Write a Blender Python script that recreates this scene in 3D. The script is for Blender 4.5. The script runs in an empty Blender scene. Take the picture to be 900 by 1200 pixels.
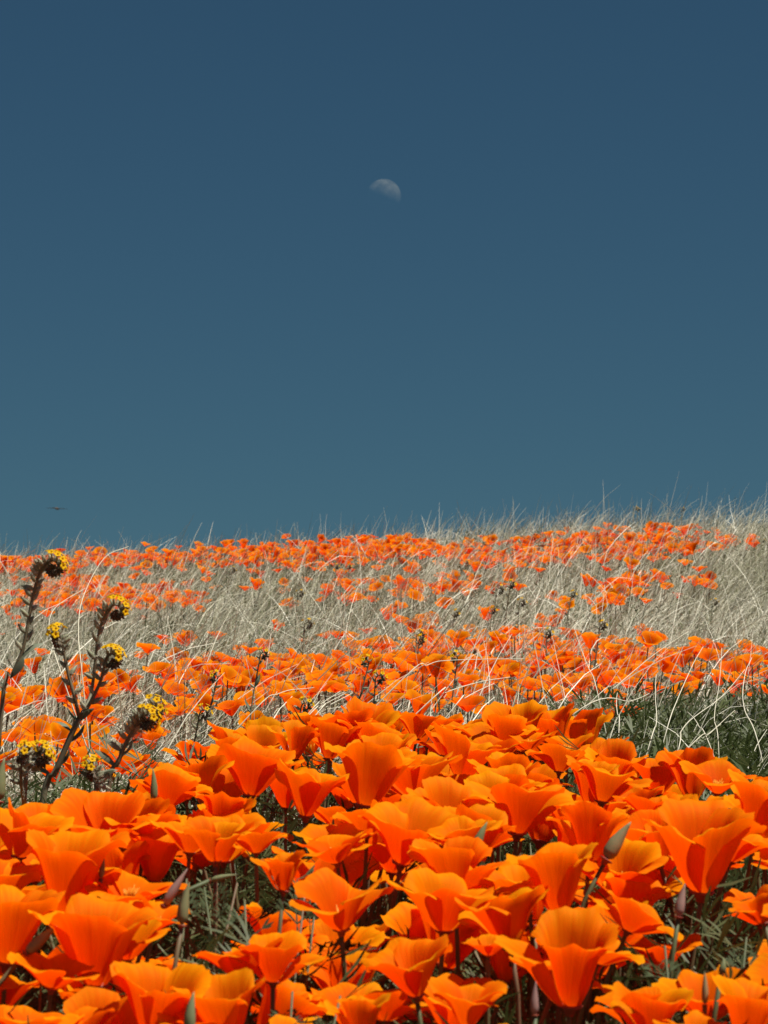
import bpy, math, random
import numpy as np
from mathutils import Vector, Matrix, Quaternion

scene = bpy.context.scene
col = scene.collection
R = math.radians
random.seed(7)
rng = np.random.default_rng(11)

# ------------------------------------------------------------------ camera, sky, sun
PITCH = R(6.0)
HALF_V = R(8.2)                     # the moon is 0.52 degrees = 38 px across, so the frame is 16.4 degrees tall
cam_data = bpy.data.cameras.new('camera')
cam = bpy.data.objects.new('camera', cam_data)
col.objects.link(cam)
cam_data.sensor_fit = 'VERTICAL'
cam_data.sensor_height = 24.0
cam_data.lens = 12.0 / math.tan(HALF_V)
cam_data.clip_start = 0.05
cam_data.clip_end = 200000.0
cam_data.dof.use_dof = True
cam_data.dof.focus_distance = 4.3
cam_data.dof.aperture_fstop = 36.0
cam.location = (0, 0, 0)
cam.rotation_euler = (math.pi / 2 + PITCH, 0, 0)
scene.camera = cam
FPX = 600.0 / math.tan(HALF_V)

SUN = Vector((0.40, -0.22, 0.89)).normalized()
world = bpy.data.worlds.new('World')
scene.world = world
world.use_nodes = True
wn, wl = world.node_tree.nodes, world.node_tree.links
wn.clear()
sky = wn.new('ShaderNodeTexSky')
sky.sky_type = 'NISHITA'
sky.sun_disc = False
sky.sun_elevation = math.asin(SUN.z)
sky.sun_rotation = math.atan2(SUN.x, SUN.y)
sky.altitude = 900.0
sky.air_density = 1.0
sky.dust_density = 0.0
sky.ozone_density = 2.0
tint = wn.new('ShaderNodeMix')
tint.data_type = 'RGBA'
tint.blend_type = 'MULTIPLY'
tint.inputs[0].default_value = 1.0
tint.inputs[7].default_value = (0.215, 0.362, 0.40, 1)
bg = wn.new('ShaderNodeBackground')
bg.inputs['Strength'].default_value = 0.05
wo = wn.new('ShaderNodeOutputWorld')
wl.new(sky.outputs[0], tint.inputs[6])
wl.new(tint.outputs[2], bg.inputs['Color'])
wl.new(bg.outputs[0], wo.inputs['Surface'])

sun_data = bpy.data.lights.new('sun', 'SUN')
sun_data.energy = 5.0
sun_data.angle = R(0.53)
sun_data.color = (1.0, 0.95, 0.86)
sun = bpy.data.objects.new('sun', sun_data)
col.objects.link(sun)
sun.rotation_euler = SUN.to_track_quat('Z', 'Y').to_euler()
sun.location = (4, -2, 12)

scene.view_settings.view_transform = 'Standard'
scene.view_settings.look = 'None'
scene.view_settings.exposure = 0.5
scene.view_settings.gamma = 1.0
scene.render.engine = 'CYCLES'
scene.cycles.max_bounces = 8
scene.cycles.transmission_bounces = 6
scene.cycles.transparent_max_bounces = 8

# ------------------------------------------------------------------ helpers
CP, SP = math.cos(PITCH), math.sin(PITCH)

def at(px, py, d):
    """pixel of the 900x1200 photograph at depth d along the view axis"""
    x = (px - 450.0) / FPX * d
    v = (600.0 - py) / FPX * d
    return Vector((x, d * CP - v * SP, d * SP + v * CP))

def project(x, y, z):
    d = y * CP + z * SP
    v = -y * SP + z * CP
    return 450 + x / d * FPX, 600 - v / d * FPX

_yy = np.arange(-4, 60, 0.05)
_prof = np.interp(_yy, [-4, 0, 1.4, 2.2, 3.2, 3.6, 4.3, 6.5, 10, 14, 16.5, 18.5, 22, 30, 60],
                  [-.45, -.43, -.43, -.415, -.405, -.43, -.51, -.505, -.45, -.325, -.262, -.285, -.69, -2.6, -12.0])
_k = np.hanning(15); _k /= _k.sum()
_prof[7:-7] = np.convolve(_prof, _k, 'same')[7:-7]
_prof = _prof + _yy * math.tan(PITCH)

def G(x, y):
    x = np.asarray(x, float); y = np.asarray(y, float)
    z = np.interp(y, _yy, _prof)
    far = np.clip((y - 60) / 400, 0, 1)
    z = z - far * 30
    t = np.clip((y - 4.5) / 9, 0, 1)
    xs = 6 * np.tanh(x / 6)
    z = z + 0.051 * xs * t * t * (3 - 2 * t)
    z = z + (0.010 * np.sin(x * 5.1 + y * 2.3) + 0.008 * np.sin(x * 9.3 - y * 4.1 + 1.7)
             + 0.022 * np.sin(x * 1.7 + 0.6 + y * .35) * t) * np.clip(y / 2, 0, 1)
    return z

def g1(x, y):
    return float(G(x, y))

def node_mat(name):
    m = bpy.data.materials.new(name)
    m.use_nodes = True
    m.node_tree.nodes.clear()
    return m, m.node_tree.nodes, m.node_tree.links

def mesh_from(name, verts, faces, mats=(), smooth=True, uvs=None, mi=None, tint=None):
    me = bpy.data.meshes.new(name)
    me.from_pydata([tuple(v) for v in verts], [], faces)
    for m in mats:
        me.materials.append(m)
    if smooth:
        me.polygons.foreach_set('use_smooth', [True] * len(me.polygons))
    if mi is not None:
        me.polygons.foreach_set('material_index', mi)
    if uvs is not None:
        lay = me.uv_layers.new(name='UVMap')
        idx = np.empty(len(me.loops), np.int32)
        me.loops.foreach_get('vertex_index', idx)
        lay.data.foreach_set('uv', np.asarray(uvs, np.float32)[idx].ravel())
    if tint is not None:
        a = me.attributes.new('tint', 'FLOAT', 'POINT')
        a.data.foreach_set('value', np.asarray(tint, np.float32))
    me.update()
    return me

def mesh_np(name, V, F, mats, tint=None, mi=None, smooth=True, uvs=None):
    """fast mesh of triangles or quads from arrays"""
    me = bpy.data.meshes.new(name)
    n, k = F.shape
    me.vertices.add(len(V))
    me.vertices.foreach_set('co', V.astype(np.float32).ravel())
    me.loops.add(n * k)
    me.loops.foreach_set('vertex_index', F.astype(np.int32).ravel())
    me.polygons.add(n)
    me.polygons.foreach_set('loop_start', np.arange(0, n * k, k, dtype=np.int32))
    me.polygons.foreach_set('loop_total', np.full(n, k, np.int32))
    for m in mats:
        me.materials.append(m)
    if mi is not None:
        me.polygons.foreach_set('material_index', mi.astype(np.int32))
    if smooth:
        me.polygons.foreach_set('use_smooth', np.ones(n, bool))
    if tint is not None:
        a = me.attributes.new('tint', 'FLOAT', 'POINT')
        a.data.foreach_set('value', tint.astype(np.float32))
    if uvs is not None:
        lay = me.uv_layers.new(name='UVMap')
        lay.data.foreach_set('uv', uvs[F.ravel()].astype(np.float32).ravel())
    me.update(calc_edges=True)
    me.validate()
    return me

def link(name, me, parent=None, mtx=None):
    o = bpy.data.objects.new(name, me)
    col.objects.link(o)
    if parent is not None:
        o.parent = parent
    if mtx is not None:
        o.matrix_local = mtx
    return o

def tag(o, label, cat, group=None):
    o['label'] = label
    o['category'] = cat
    if group:
        o['group'] = group
    return o

def thing(name, label, cat, loc, group=None):
    o = bpy.data.objects.new(name, None)
    o.empty_display_size = 0.02
    col.objects.link(o)
    o.location = loc
    return tag(o, label, cat, group)

def tube(pts, radii, sides=6, cap=True):
    """verts, faces of a tapered tube along points"""
    pts = [Vector(p) for p in pts]
    V, F = [], []
    ref = Vector((0.31, 0.92, 0.2)).normalized()
    for i, p in enumerate(pts):
        a = pts[max(i - 1, 0)]; b = pts[min(i + 1, len(pts) - 1)]
        t = (b - a).normalized()
        u = t.cross(ref)
        if u.length < 1e-4:
            u = t.cross(Vector((1, 0, 0)))
        u.normalize()
        w = t.cross(u)
        for k in range(sides):
            an = 2 * math.pi * k / sides
            V.append(p + (u * math.cos(an) + w * math.sin(an)) * radii[i])
    n = len(pts)
    for i in range(n - 1):
        for k in range(sides):
            k2 = (k + 1) % sides
            F.append((i * sides + k, i * sides + k2, (i + 1) * sides + k2, (i + 1) * sides + k))
    if cap:
        F.append(tuple(range((n - 1) * sides, n * sides)))
        F.append(tuple(reversed(range(sides))))
    return V, F

def bez(p0, p1, p2, p3, n):
    out = []
    for i in range(n):
        t = i / (n - 1); s = 1 - t
        out.append(p0 * s ** 3 + p1 * 3 * s * s * t + p2 * 3 * s * t * t + p3 * t ** 3)
    return out

def smooth_path(pts, n):
    """Catmull-Rom through points"""
    pts = [Vector(p) for p in pts]
    P = [pts[0] * 2 - pts[1]] + pts + [pts[-1] * 2 - pts[-2]]
    out = []
    segs = len(pts) - 1
    for i in range(n):
        f = i / (n - 1) * segs
        k = min(int(f), segs - 1); t = f - k
        a, b, c, d = P[k], P[k + 1], P[k + 2], P[k + 3]
        out.append(0.5 * ((2 * b) + (c - a) * t + (2 * a - 5 * b + 4 * c - d) * t * t + (3 * b - a - 3 * c + d) * t ** 3))
    return out

def frame(axis, spin=0.0):
    q = Vector((0, 0, 1)).rotation_difference(axis.normalized())
    return (q @ Quaternion((0, 0, 1), spin)).to_matrix().to_4x4()

# ------------------------------------------------------------------ materials
def leafy(name, base, var, trans=0.3, rough=0.55, noise=40.0, attr=False, bump=0.0, sat=None):
    """diffuse + translucent plant tissue; colour varies by noise, and by object or by the 'tint' attribute"""
    m, N, L = node_mat(name)
    out = N.new('ShaderNodeOutputMaterial')
    tc = N.new('ShaderNodeTexCoord')
    nz = N.new('ShaderNodeTexNoise'); nz.inputs['Scale'].default_value = noise; nz.inputs['Detail'].default_value = 3
    L.new(tc.outputs['Object'], nz.inputs['Vector'])
    if attr:
        rnd = N.new('ShaderNodeAttribute'); rnd.attribute_name = 'tint'; rout = rnd.outputs['Fac']
    else:
        rnd = N.new('ShaderNodeObjectInfo'); rout = rnd.outputs['Random']
    add = N.new('ShaderNodeMath'); add.operation = 'MULTIPLY_ADD'
    L.new(nz.outputs['Fac'], add.inputs[0]); add.inputs[1].default_value = 0.5
    sub = N.new('ShaderNodeMath'); sub.operation = 'MULTIPLY_ADD'
    L.new(rout, sub.inputs[0]); sub.inputs[1].default_value = 0.75; sub.inputs[2].default_value = -0.1
    L.new(sub.outputs[0], add.inputs[2])
    ramp = N.new('ShaderNodeValToRGB')
    cs = [base] + list(var)
    els = ramp.color_ramp.elements
    els[0].position = 0.0; els[0].color = (*cs[0], 1)
    els[1].position = 1.0; els[1].color = (*cs[-1], 1)
    for i in range(1, len(cs) - 1):
        e = els.new(i / (len(cs) - 1)); e.color = (*cs[i], 1)
    L.new(add.outputs[0], ramp.inputs[0])
    pb = N.new('ShaderNodeBsdfPrincipled')
    pb.inputs['Roughness'].default_value = rough
    pb.inputs['Specular IOR Level'].default_value = 0.35
    L.new(ramp.outputs[0], pb.inputs['Base Color'])
    tr = N.new('ShaderNodeBsdfTranslucent')
    L.new(ramp.outputs[0], tr.inputs['Color'])
    mx = N.new('ShaderNodeMixShader'); mx.inputs[0].default_value = trans
    L.new(pb.outputs[0], mx.inputs[1]); L.new(tr.outputs[0], mx.inputs[2])
    L.new(mx.outputs[0], out.inputs['Surface'])
    return m

def petal_material(name, attr=False):
    m, N, L = node_mat(name)
    out = N.new('ShaderNodeOutputMaterial')
    uv = N.new('ShaderNodeUVMap')
    sep = N.new('ShaderNodeSeparateXYZ'); L.new(uv.outputs[0], sep.inputs[0])
    # colour along the petal: deep orange throat, clear orange blade, golden margin
    ramp = N.new('ShaderNodeValToRGB')
    e = ramp.color_ramp.elements
    e[0].position = 0.0; e[0].color = (0.84, 0.20, 0.001, 1)
    e[1].position = 1.0; e[1].color = (0.98, 0.32, 0.003, 1)
    k = e.new(0.28); k.color = (0.90, 0.155, 0.001, 1)
    k = e.new(0.75); k.color = (0.95, 0.215, 0.001, 1)
    # streaks running lengthwise
    mp = N.new('ShaderNodeMapping'); mp.inputs['Scale'].default_value = (26, 1.6, 1)
    L.new(uv.outputs[0], mp.inputs[0])
    if attr:
        rnd = N.new('ShaderNodeAttribute'); rnd.attribute_name = 'tint'; rout = rnd.outputs['Fac']
    else:
        rnd = N.new('ShaderNodeObjectInfo'); rout = rnd.outputs['Random']
        cmb = N.new('ShaderNodeCombineXYZ'); L.new(rout, cmb.inputs[2])
        sc = N.new('ShaderNodeVectorMath'); sc.operation = 'SCALE'; sc.inputs['Scale'].default_value = 37
        L.new(cmb.outputs[0], sc.inputs[0]); L.new(sc.outputs[0], mp.inputs['Location'])
    st = N.new('ShaderNodeTexNoise'); st.inputs['Scale'].default_value = 1.0; st.inputs['Detail'].default_value = 4
    L.new(mp.outputs[0], st.inputs['Vector'])
    big = N.new('ShaderNodeTexNoise'); big.inputs['Scale'].default_value = 2.3; big.inputs['Detail'].default_value = 2
    L.new(uv.outputs[0], big.inputs['Vector'])
    f = N.new('ShaderNodeMath'); f.operation = 'MULTIPLY_ADD'; f.inputs[1].default_value = 0.5
    L.new(st.outputs['Fac'], f.inputs[0]); L.new(sep.outputs[1], f.inputs[2])
    f2 = N.new('ShaderNodeMath'); f2.operation = 'SUBTRACT'; f2.inputs[1].default_value = 0.25
    L.new(f.outputs[0], f2.inputs[0]); L.new(f2.outputs[0], ramp.inputs[0])
    hs = N.new('ShaderNodeHueSaturation')
    hm = N.new('ShaderNodeMapRange'); hm.inputs['To Min'].default_value = 0.488; hm.inputs['To Max'].default_value = 0.512
    L.new(rout, hm.inputs['Value']); L.new(hm.outputs[0], hs.inputs['Hue'])
    vm = N.new('ShaderNodeMapRange'); vm.inputs['To Min'].default_value = 0.86; vm.inputs['To Max'].default_value = 1.06
    L.new(big.outputs['Fac'], vm.inputs['Value']); L.new(vm.outputs[0], hs.inputs['Value'])
    L.new(ramp.outputs[0], hs.inputs['Color'])
    bump = N.new('ShaderNodeBump'); bump.inputs['Strength'].default_value = 0.4; bump.inputs['Distance'].default_value = 0.0012
    L.new(st.outputs['Fac'], bump.inputs['Height'])
    pb = N.new('ShaderNodeBsdfPrincipled')
    pb.inputs['Roughness'].default_value = 0.6
    pb.inputs['Specular IOR Level'].default_value = 0.03
    L.new(hs.outputs[0], pb.inputs['Base Color']); L.new(bump.outputs[0], pb.inputs['Normal'])
    tr = N.new('ShaderNodeBsdfTranslucent')
    thru = N.new('ShaderNodeMix'); thru.data_type = 'RGBA'; thru.blend_type = 'MULTIPLY'; thru.inputs[0].default_value = 1
    thru.inputs[7].default_value = (1.0, 0.42, 0.25, 1)
    L.new(hs.outputs[0], thru.inputs[6])
    L.new(thru.outputs[2], tr.inputs['Color']); L.new(bump.outputs[0], tr.inputs['Normal'])
    mx = N.new('ShaderNodeMixShader'); mx.inputs[0].default_value = 0.52
    L.new(pb.outputs[0], mx.inputs[1]); L.new(tr.outputs[0], mx.inputs[2])
    L.new(mx.outputs[0], out.inputs['Surface'])
    return m

M_petal = petal_material('poppy_petal')
M_petal_far = petal_material('poppy_petal_field', attr=True)
M_stem = leafy('poppy_stem', (0.055, 0.085, 0.03), [(0.10, 0.11, 0.045), (0.16, 0.085, 0.05)], trans=0.05)
M_stem_far = leafy('poppy_stem_field', (0.055, 0.085, 0.03), [(0.10, 0.11, 0.045), (0.14, 0.085, 0.05)], trans=0.05, attr=True)
M_rim = leafy('poppy_receptacle', (0.30, 0.05, 0.03), [(0.38, 0.10, 0.05)], trans=0.2)
M_stamen = leafy('poppy_stamen', (0.75, 0.28, 0.01), [(0.85, 0.42, 0.03)], trans=0.2)
M_bud_green = leafy('bud_green', (0.12, 0.15, 0.06), [(0.20, 0.22, 0.10), (0.24, 0.20, 0.10)], trans=0.15, noise=90)
M_bud_pink = leafy('bud_pink', (0.26, 0.14, 0.12), [(0.34, 0.20, 0.18), (0.30, 0.22, 0.15)], trans=0.15, noise=90)
M_leaf = leafy('poppy_leaf', (0.036, 0.055, 0.014), [(0.065, 0.085, 0.026), (0.115, 0.130, 0.050)], trans=0.28, attr=True)
M_leaf_one = leafy('poppy_leaf_spray', (0.028, 0.045, 0.013), [(0.045, 0.065, 0.02), (0.06, 0.08, 0.03)], trans=0.2, rough=.8)
M_grass = leafy('dry_grass', (0.13, 0.14, 0.075), [(0.36, 0.35, 0.23), (0.68, 0.65, 0.51), (0.86, 0.83, 0.70)], trans=0.12, rough=0.42, noise=9, attr=True)
M_straw = leafy('straw', (0.66, 0.61, 0.46), [(0.80, 0.75, 0.60)], trans=0.1, rough=0.45, noise=60)
M_fstem = leafy('fiddleneck_stem', (0.16, 0.11, 0.065), [(0.16, 0.14, 0.085), (0.18, 0.18, 0.11)], trans=0.05, noise=80)
M_calyx = leafy('fiddleneck_calyx', (0.22, 0.24, 0.15), [(0.31, 0.32, 0.21), (0.42, 0.41, 0.29)], trans=0.15, noise=120)
M_fbud = leafy('fiddleneck_bud', (0.065, 0.045, 0.025), [(0.10, 0.075, 0.035)], trans=0.1, noise=150)
M_hair = leafy('fiddleneck_bristle', (0.55, 0.54, 0.46), [(0.66, 0.64, 0.55)], trans=0.3)
M_fleaf = leafy('fiddleneck_leaf', (0.11, 0.14, 0.09), [(0.18, 0.21, 0.14), (0.25, 0.27, 0.19)], trans=0.25, noise=60)
M_lupine = leafy('lupine_bloom', (0.13, 0.09, 0.20), [(0.20, 0.15, 0.27)], trans=0.2)

def fiddle_flower_material():
    m, N, L = node_mat('fiddleneck_flower')
    out = N.new('ShaderNodeOutputMaterial')
    uv = N.new('ShaderNodeUVMap')
    sep = N.new('ShaderNodeSeparateXYZ'); L.new(uv.outputs[0], sep.inputs[0])
    ramp = N.new('ShaderNodeValToRGB'); e = ramp.color_ramp.elements
    e[0].position = 0.0; e[0].color = (0.22, 0.06, 0.004, 1)
    e[1].position = 1.0; e[1].color = (0.72, 0.43, 0.004, 1)
    k = e.new(0.14); k.color = (0.62, 0.24, 0.006, 1)
    k = e.new(0.34); k.color = (0.72, 0.40, 0.004, 1)
    L.new(sep.outputs[1], ramp.inputs[0])
    pb = N.new('ShaderNodeBsdfPrincipled'); pb.inputs['Roughness'].default_value = 0.7; pb.inputs['Specular IOR Level'].default_value = 0.1
    tr = N.new('ShaderNodeBsdfTranslucent')
    L.new(ramp.outputs[0], pb.inputs['Base Color']); L.new(ramp.outputs[0], tr.inputs['Color'])
    mx = N.new('ShaderNodeMixShader'); mx.inputs[0].default_value = 0.3
    L.new(pb.outputs[0], mx.inputs[1]); L.new(tr.outputs[0], mx.inputs[2]); L.new(mx.outputs[0], out.inputs['Surface'])
    return m
M_fflower = fiddle_flower_material()

def ground_material():
    m, N, L = node_mat('hill_soil')
    out = N.new('ShaderNodeOutputMaterial')
    tc = N.new('ShaderNodeTexCoord')
    n1 = N.new('ShaderNodeTexNoise'); n1.inputs['Scale'].default_value = 5; n1.inputs['Detail'].default_value = 8
    n2 = N.new('ShaderNodeTexNoise'); n2.inputs['Scale'].default_value = 120; n2.inputs['Detail'].default_value = 5
    L.new(tc.outputs['Object'], n1.inputs['Vector']); L.new(tc.outputs['Object'], n2.inputs['Vector'])
    r1 = N.new('ShaderNodeValToRGB'); e = r1.color_ramp.elements
    e[0].position = 0.35; e[0].color = (0.10, 0.075, 0.045, 1)
    e[1].position = 0.7; e[1].color = (0.20, 0.16, 0.10, 1)
    r2 = N.new('ShaderNodeValToRGB'); e = r2.color_ramp.elements
    e[0].position = 0.4; e[0].color = (0.5, 0.5, 0.5, 1)
    e[1].position = 0.65; e[1].color = (1.5, 1.45, 1.3, 1)
    L.new(n1.outputs['Fac'], r1.inputs[0]); L.new(n2.outputs['Fac'], r2.inputs[0])
    mx = N.new('ShaderNodeMix'); mx.data_type = 'RGBA'; mx.blend_type = 'MULTIPLY'; mx.inputs[0].default_value = 1
    L.new(r1.outputs[0], mx.inputs[6]); L.new(r2.outputs[0], mx.inputs[7])
    bp = N.new('ShaderNodeBump'); bp.inputs['Strength'].default_value = 0.8; bp.inputs['Distance'].default_value = 0.01
    L.new(n2.outputs['Fac'], bp.inputs['Height'])
    pb = N.new('ShaderNodeBsdfPrincipled'); pb.inputs['Roughness'].default_value = 0.95
    L.new(mx.outputs[2], pb.inputs['Base Color']); L.new(bp.outputs[0], pb.inputs['Normal'])
    L.new(pb.outputs[0], out.inputs['Surface'])
    return m

# ------------------------------------------------------------------ the ground: one sheet from the camera's feet to the horizon
def axis_samples(parts):
    out = []
    for a, b, n in parts:
        out += list(np.linspace(a, b, n, endpoint=False))
    out.append(parts[-1][1])
    return np.array(out)
gx = axis_samples([(-4000, -400, 6), (-400, -40, 8), (-40, -5, 20), (-5, 5, 110), (5, 40, 20), (40, 400, 8), (400, 4000, 6)])
gy = axis_samples([(-4000, -400, 5), (-400, -30, 6), (-30, -2, 12), (-2, 8, 130), (8, 24, 130), (24, 60, 30), (60, 500, 24), (500, 4000, 10)])
GX, GY = np.meshgrid(gx, gy)
nx, ny = len(gx), len(gy)
GV = np.stack([GX, GY, G(GX, GY)], -1).reshape(-1, 3)
ii, jj = np.meshgrid(np.arange(nx - 1), np.arange(ny - 1))
b0 = (jj * nx + ii).ravel()
GF = np.stack([b0, b0 + 1, b0 + nx + 1, b0 + nx], 1)
ground = link('hillside_ground', mesh_np('hillside_ground', GV, GF, [ground_material()]))
ground['kind'] = 'structure'

# ------------------------------------------------------------------ moon and bird
def moon():
    m, N, L = node_mat('moon_rock')
    out = N.new('ShaderNodeOutputMaterial')
    tc = N.new('ShaderNodeTexCoord')
    nz = N.new('ShaderNodeTexNoise'); nz.inputs['Scale'].default_value = 2.2; nz.inputs['Detail'].default_value = 4
    L.new(tc.outputs['Object'], nz.inputs['Vector'])
    rp = N.new('ShaderNodeValToRGB'); e = rp.color_ramp.elements
    e[0].position = 0.4; e[0].color = (0.023, 0.022, 0.017, 1)
    e[1].position = 0.65; e[1].color = (0.052, 0.050, 0.039, 1)
    L.new(nz.outputs['Fac'], rp.inputs[0])
    df = N.new('ShaderNodeBsdfDiffuse'); L.new(rp.outputs[0], df.inputs[0])
    tr = N.new('ShaderNodeBsdfTransparent')           # the blue air in front of the moon adds to its light
    ad = N.new('ShaderNodeAddShader')
    gm = N.new('ShaderNodeNewGeometry')               # only the outside of the globe is rock
    mx = N.new('ShaderNodeMixShader')
    L.new(df.outputs[0], ad.inputs[0]); L.new(tr.outputs[0], ad.inputs[1])
    L.new(gm.outputs['Backfacing'], mx.inputs[0]); L.new(ad.outputs[0], mx.inputs[1]); L.new(tr.outputs[0], mx.inputs[2])
    L.new(mx.outputs[0], out.inputs['Surface'])
    D = 60000.0
    rad = 20.0 / FPX * D
    nu, nv = 48, 24
    V, F = [Vector((0, 0, 1))], []
    for j in range(1, nv):
        th = math.pi * j / nv
        for i in range(nu):
            ph = 2 * math.pi * i / nu
            V.append(Vector((math.sin(th) * math.cos(ph), math.sin(th) * math.sin(ph), math.cos(th))))
    V.append(Vector((0, 0, -1)))
    for i in range(nu):
        F.append((0, 1 + i, 1 + (i + 1) % nu))
        for j in range(nv - 2):
            a = 1 + j * nu
            F.append((a + i, a + nu + i, a + nu + (i + 1) % nu, a + (i + 1) % nu))
        a = 1 + (nv - 2) * nu
        F.append((a + i, len(V) - 1, a + (i + 1) % nu))
    o = link('moon', mesh_from('moon', V, F, [m]))
    o.location = at(449.8, 229.8, D)
    o.scale = (rad, rad, rad)
    tag(o, 'pale half-lit daytime moon in the blue sky', 'moon')
moon()

def bird():
    m = leafy('bird_feather', (0.045, 0.038, 0.035), [(0.085, 0.07, 0.06)], trans=0.0, noise=4)
    c = at(67, 596, 170)
    t = thing('bird', 'distant brown bird gliding edge-on above the crest of the hill', 'bird', c)
    # body: tapered lathe along the flight axis (towards the camera's left and away)
    prof = [(-.26, .012), (-.20, .035), (-.10, .055), (0, .062), (.08, .05), (.13, .032), (.17, .034), (.205, .022), (.235, .004)]
    V, F = tube([(0.35 * p, p, 0) for p, r in prof], [r for p, r in prof], 10)
    link('body', mesh_from('bird_body', V, F, [m]), t)
    V, F = tube([(-.08, -.24, 0), (-.12, -.34, 0), (-.15, -.42, 0.005)], [.02, .035, .05], 8)
    V = [Vector((v.x, v.y, v.z * 0.2)) for v in V]
    link('tail', mesh_from('bird_tail', V, F, [m]), t)
    for s in (-1, 1):
        V, F = [], []
        n = 8
        for i in range(n + 1):
            f = i / n
            x = s * (0.03 + 0.49 * f)
            chord = 0.15 * (1 - 0.55 * f ** 2)
            z = 0.055 * f - 0.06 * f * f - s * 0.025 * f
            y0 = 0.06 + 0.03 * math.sin(f * 3.1) - 0.05 * f
            th = 0.012 * (1 - f) + 0.004
            V += [(x, y0, z), (x, y0 - chord * .35, z + th), (x, y0 - chord, z), (x, y0 - chord * .35, z - th)]
        for i in range(n):
            for k in range(4):
                a, b = i * 4 + k, i * 4 + (k + 1) % 4
                F.append((a, b, b + 4, a + 4))
        F += [(0, 1, 2, 3), tuple(n * 4 + k for k in (3, 2, 1, 0))]
        link('wing', mesh_from('bird_wing', V, F, [m]), t)
bird()

# ------------------------------------------------------------------ poppy petals
PROFILE = {                     # angle of the petal from the flower's axis, along its length
    'cup':    ([0, .10, .35, .7, .9, 1], [55, 34, 20, 25, 56, 86]),
    'funnel': ([0, .10, .35, .7, .9, 1], [60, 42, 31, 42, 72, 94]),
    'wide':   ([0, .10, .35, .7, .9, 1], [66, 54, 46, 56, 78, 92]),
}
def petal_arrays(kind, seed, nu, nv):
    r = random.Random(seed)
    ts, an = PROFILE[kind]
    a0, a1, a2, a3 = [r.uniform(0, 6.28) for _ in range(4)]
    amp = r.uniform(0.5, 1.0)
    half = R(r.uniform(60, 70))
    flat = r.uniform(0.60, 0.82)
    side = r.uniform(-1, 1)
    fold = r.choice([0, 0, 1, -1]) * r.uniform(.4, 1)
    tt = np.linspace(0, 1, 60)
    V = np.zeros(((nu + 1) * (nv + 1), 3)); UV = np.zeros((len(V), 2))
    for i in range(nu + 1):
        u = -1 + 2 * i / nu
        ang = np.interp(tt, ts, an)
        lipw = np.clip((tt - .5) / .5, 0, 1) ** 1.5
        ang = ang + lipw * amp * (20 * math.sin(2.3 * u + a0) + 13 * math.sin(5.1 * u + a1) + 6 * math.sin(10.5 * u + a2))
        ang = ang - 7 * (abs(u) ** 3) * (1 - lipw) + lipw * 30 * fold * max(0, (u * (1 if side > 0 else -1)) - .25)
        length = 1 - 0.17 * abs(u) ** 3.2 - 0.05 * abs(u) + 0.028 * math.sin(4.3 * u + a2) + 0.014 * math.sin(13 * u + a3) + 0.010 * math.sin(29 * u + a0) * math.sin(7 * u + a1)
        rr = 0.075 + np.concatenate([[0], np.cumsum(np.sin(np.radians(ang[:-1])))]) / 59 * length
        zz = np.concatenate([[0], np.cumsum(np.cos(np.radians(ang[:-1])))]) / 59 * length
        for j in range(nv + 1):
            t = j / nv
            rad = np.interp(t, tt, rr); z = np.interp(t, tt, zz)
            hw = half * (0.80 + 0.20 * min(1, t / .5)) * (1 - 0.10 * max(0, t - .8) / .2)
            th = u * hw
            c = 1 - (1 - flat) * t
            x = rad * math.sin(th * c) / c
            y = rad * (math.cos(th * c) * (1 - .25 * (1 - flat)) + .25 * (1 - flat))
            w = t ** 2 * 0.036 * amp * math.sin(6.5 * u + a1 + 3 * t) + t ** 1.5 * .007 * math.sin(21 * u + a3)
            V[i * (nv + 1) + j] = (x, y + w, z + 0.3 * w)
            UV[i * (nv + 1) + j] = (0.5 + 0.5 * u, t)
    F = []
    for i in range(nu):
        for j in range(nv):
            a = i * (nv + 1) + j
            F.append((a, a + 1, a + nv + 2, a + nv + 1))
    return V, np.array(F), UV

PETALS, SPAN = {}, {}
for kind in PROFILE:
    PETALS[kind] = []
    for s in range(10):
        V, F, UV = petal_arrays(kind, s * 17 + {'cup': 1, 'funnel': 2, 'wide': 3}[kind] * 101, 24, 14)
        PETALS[kind].append(mesh_np('petal_' + kind, V, F, [M_petal], uvs=UV))
    SPAN[kind] = 2 * float(np.mean([max(v.co.y for v in me.vertices) for me in PETALS[kind]])) * 1.0
    print(kind, SPAN[kind], [round(max(v.co.z for v in me.vertices), 2) for me in PETALS[kind]])

def stamen_mesh():
    V, F = [], []
    for i in range(16):
        a = i * 2.4; rr = 0.03 + 0.03 * (i % 3) / 2
        h = random.uniform(.26, .40)
        p0 = Vector((rr * math.cos(a), rr * math.sin(a), 0.03)); p1 = Vector((rr * 2.2 * math.cos(a), rr * 2.2 * math.sin(a), h))
        v, f = tube([p0, p0.lerp(p1, .45), p0.lerp(p1, .5), p1], [.008, .008, .018, .006], 4)
        b = len(V); V += v; F += [tuple(k + b for k in q) for q in f]
    return mesh_from('stamens', V, F, [M_stamen])
ME_STAMEN = stamen_mesh()

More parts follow.
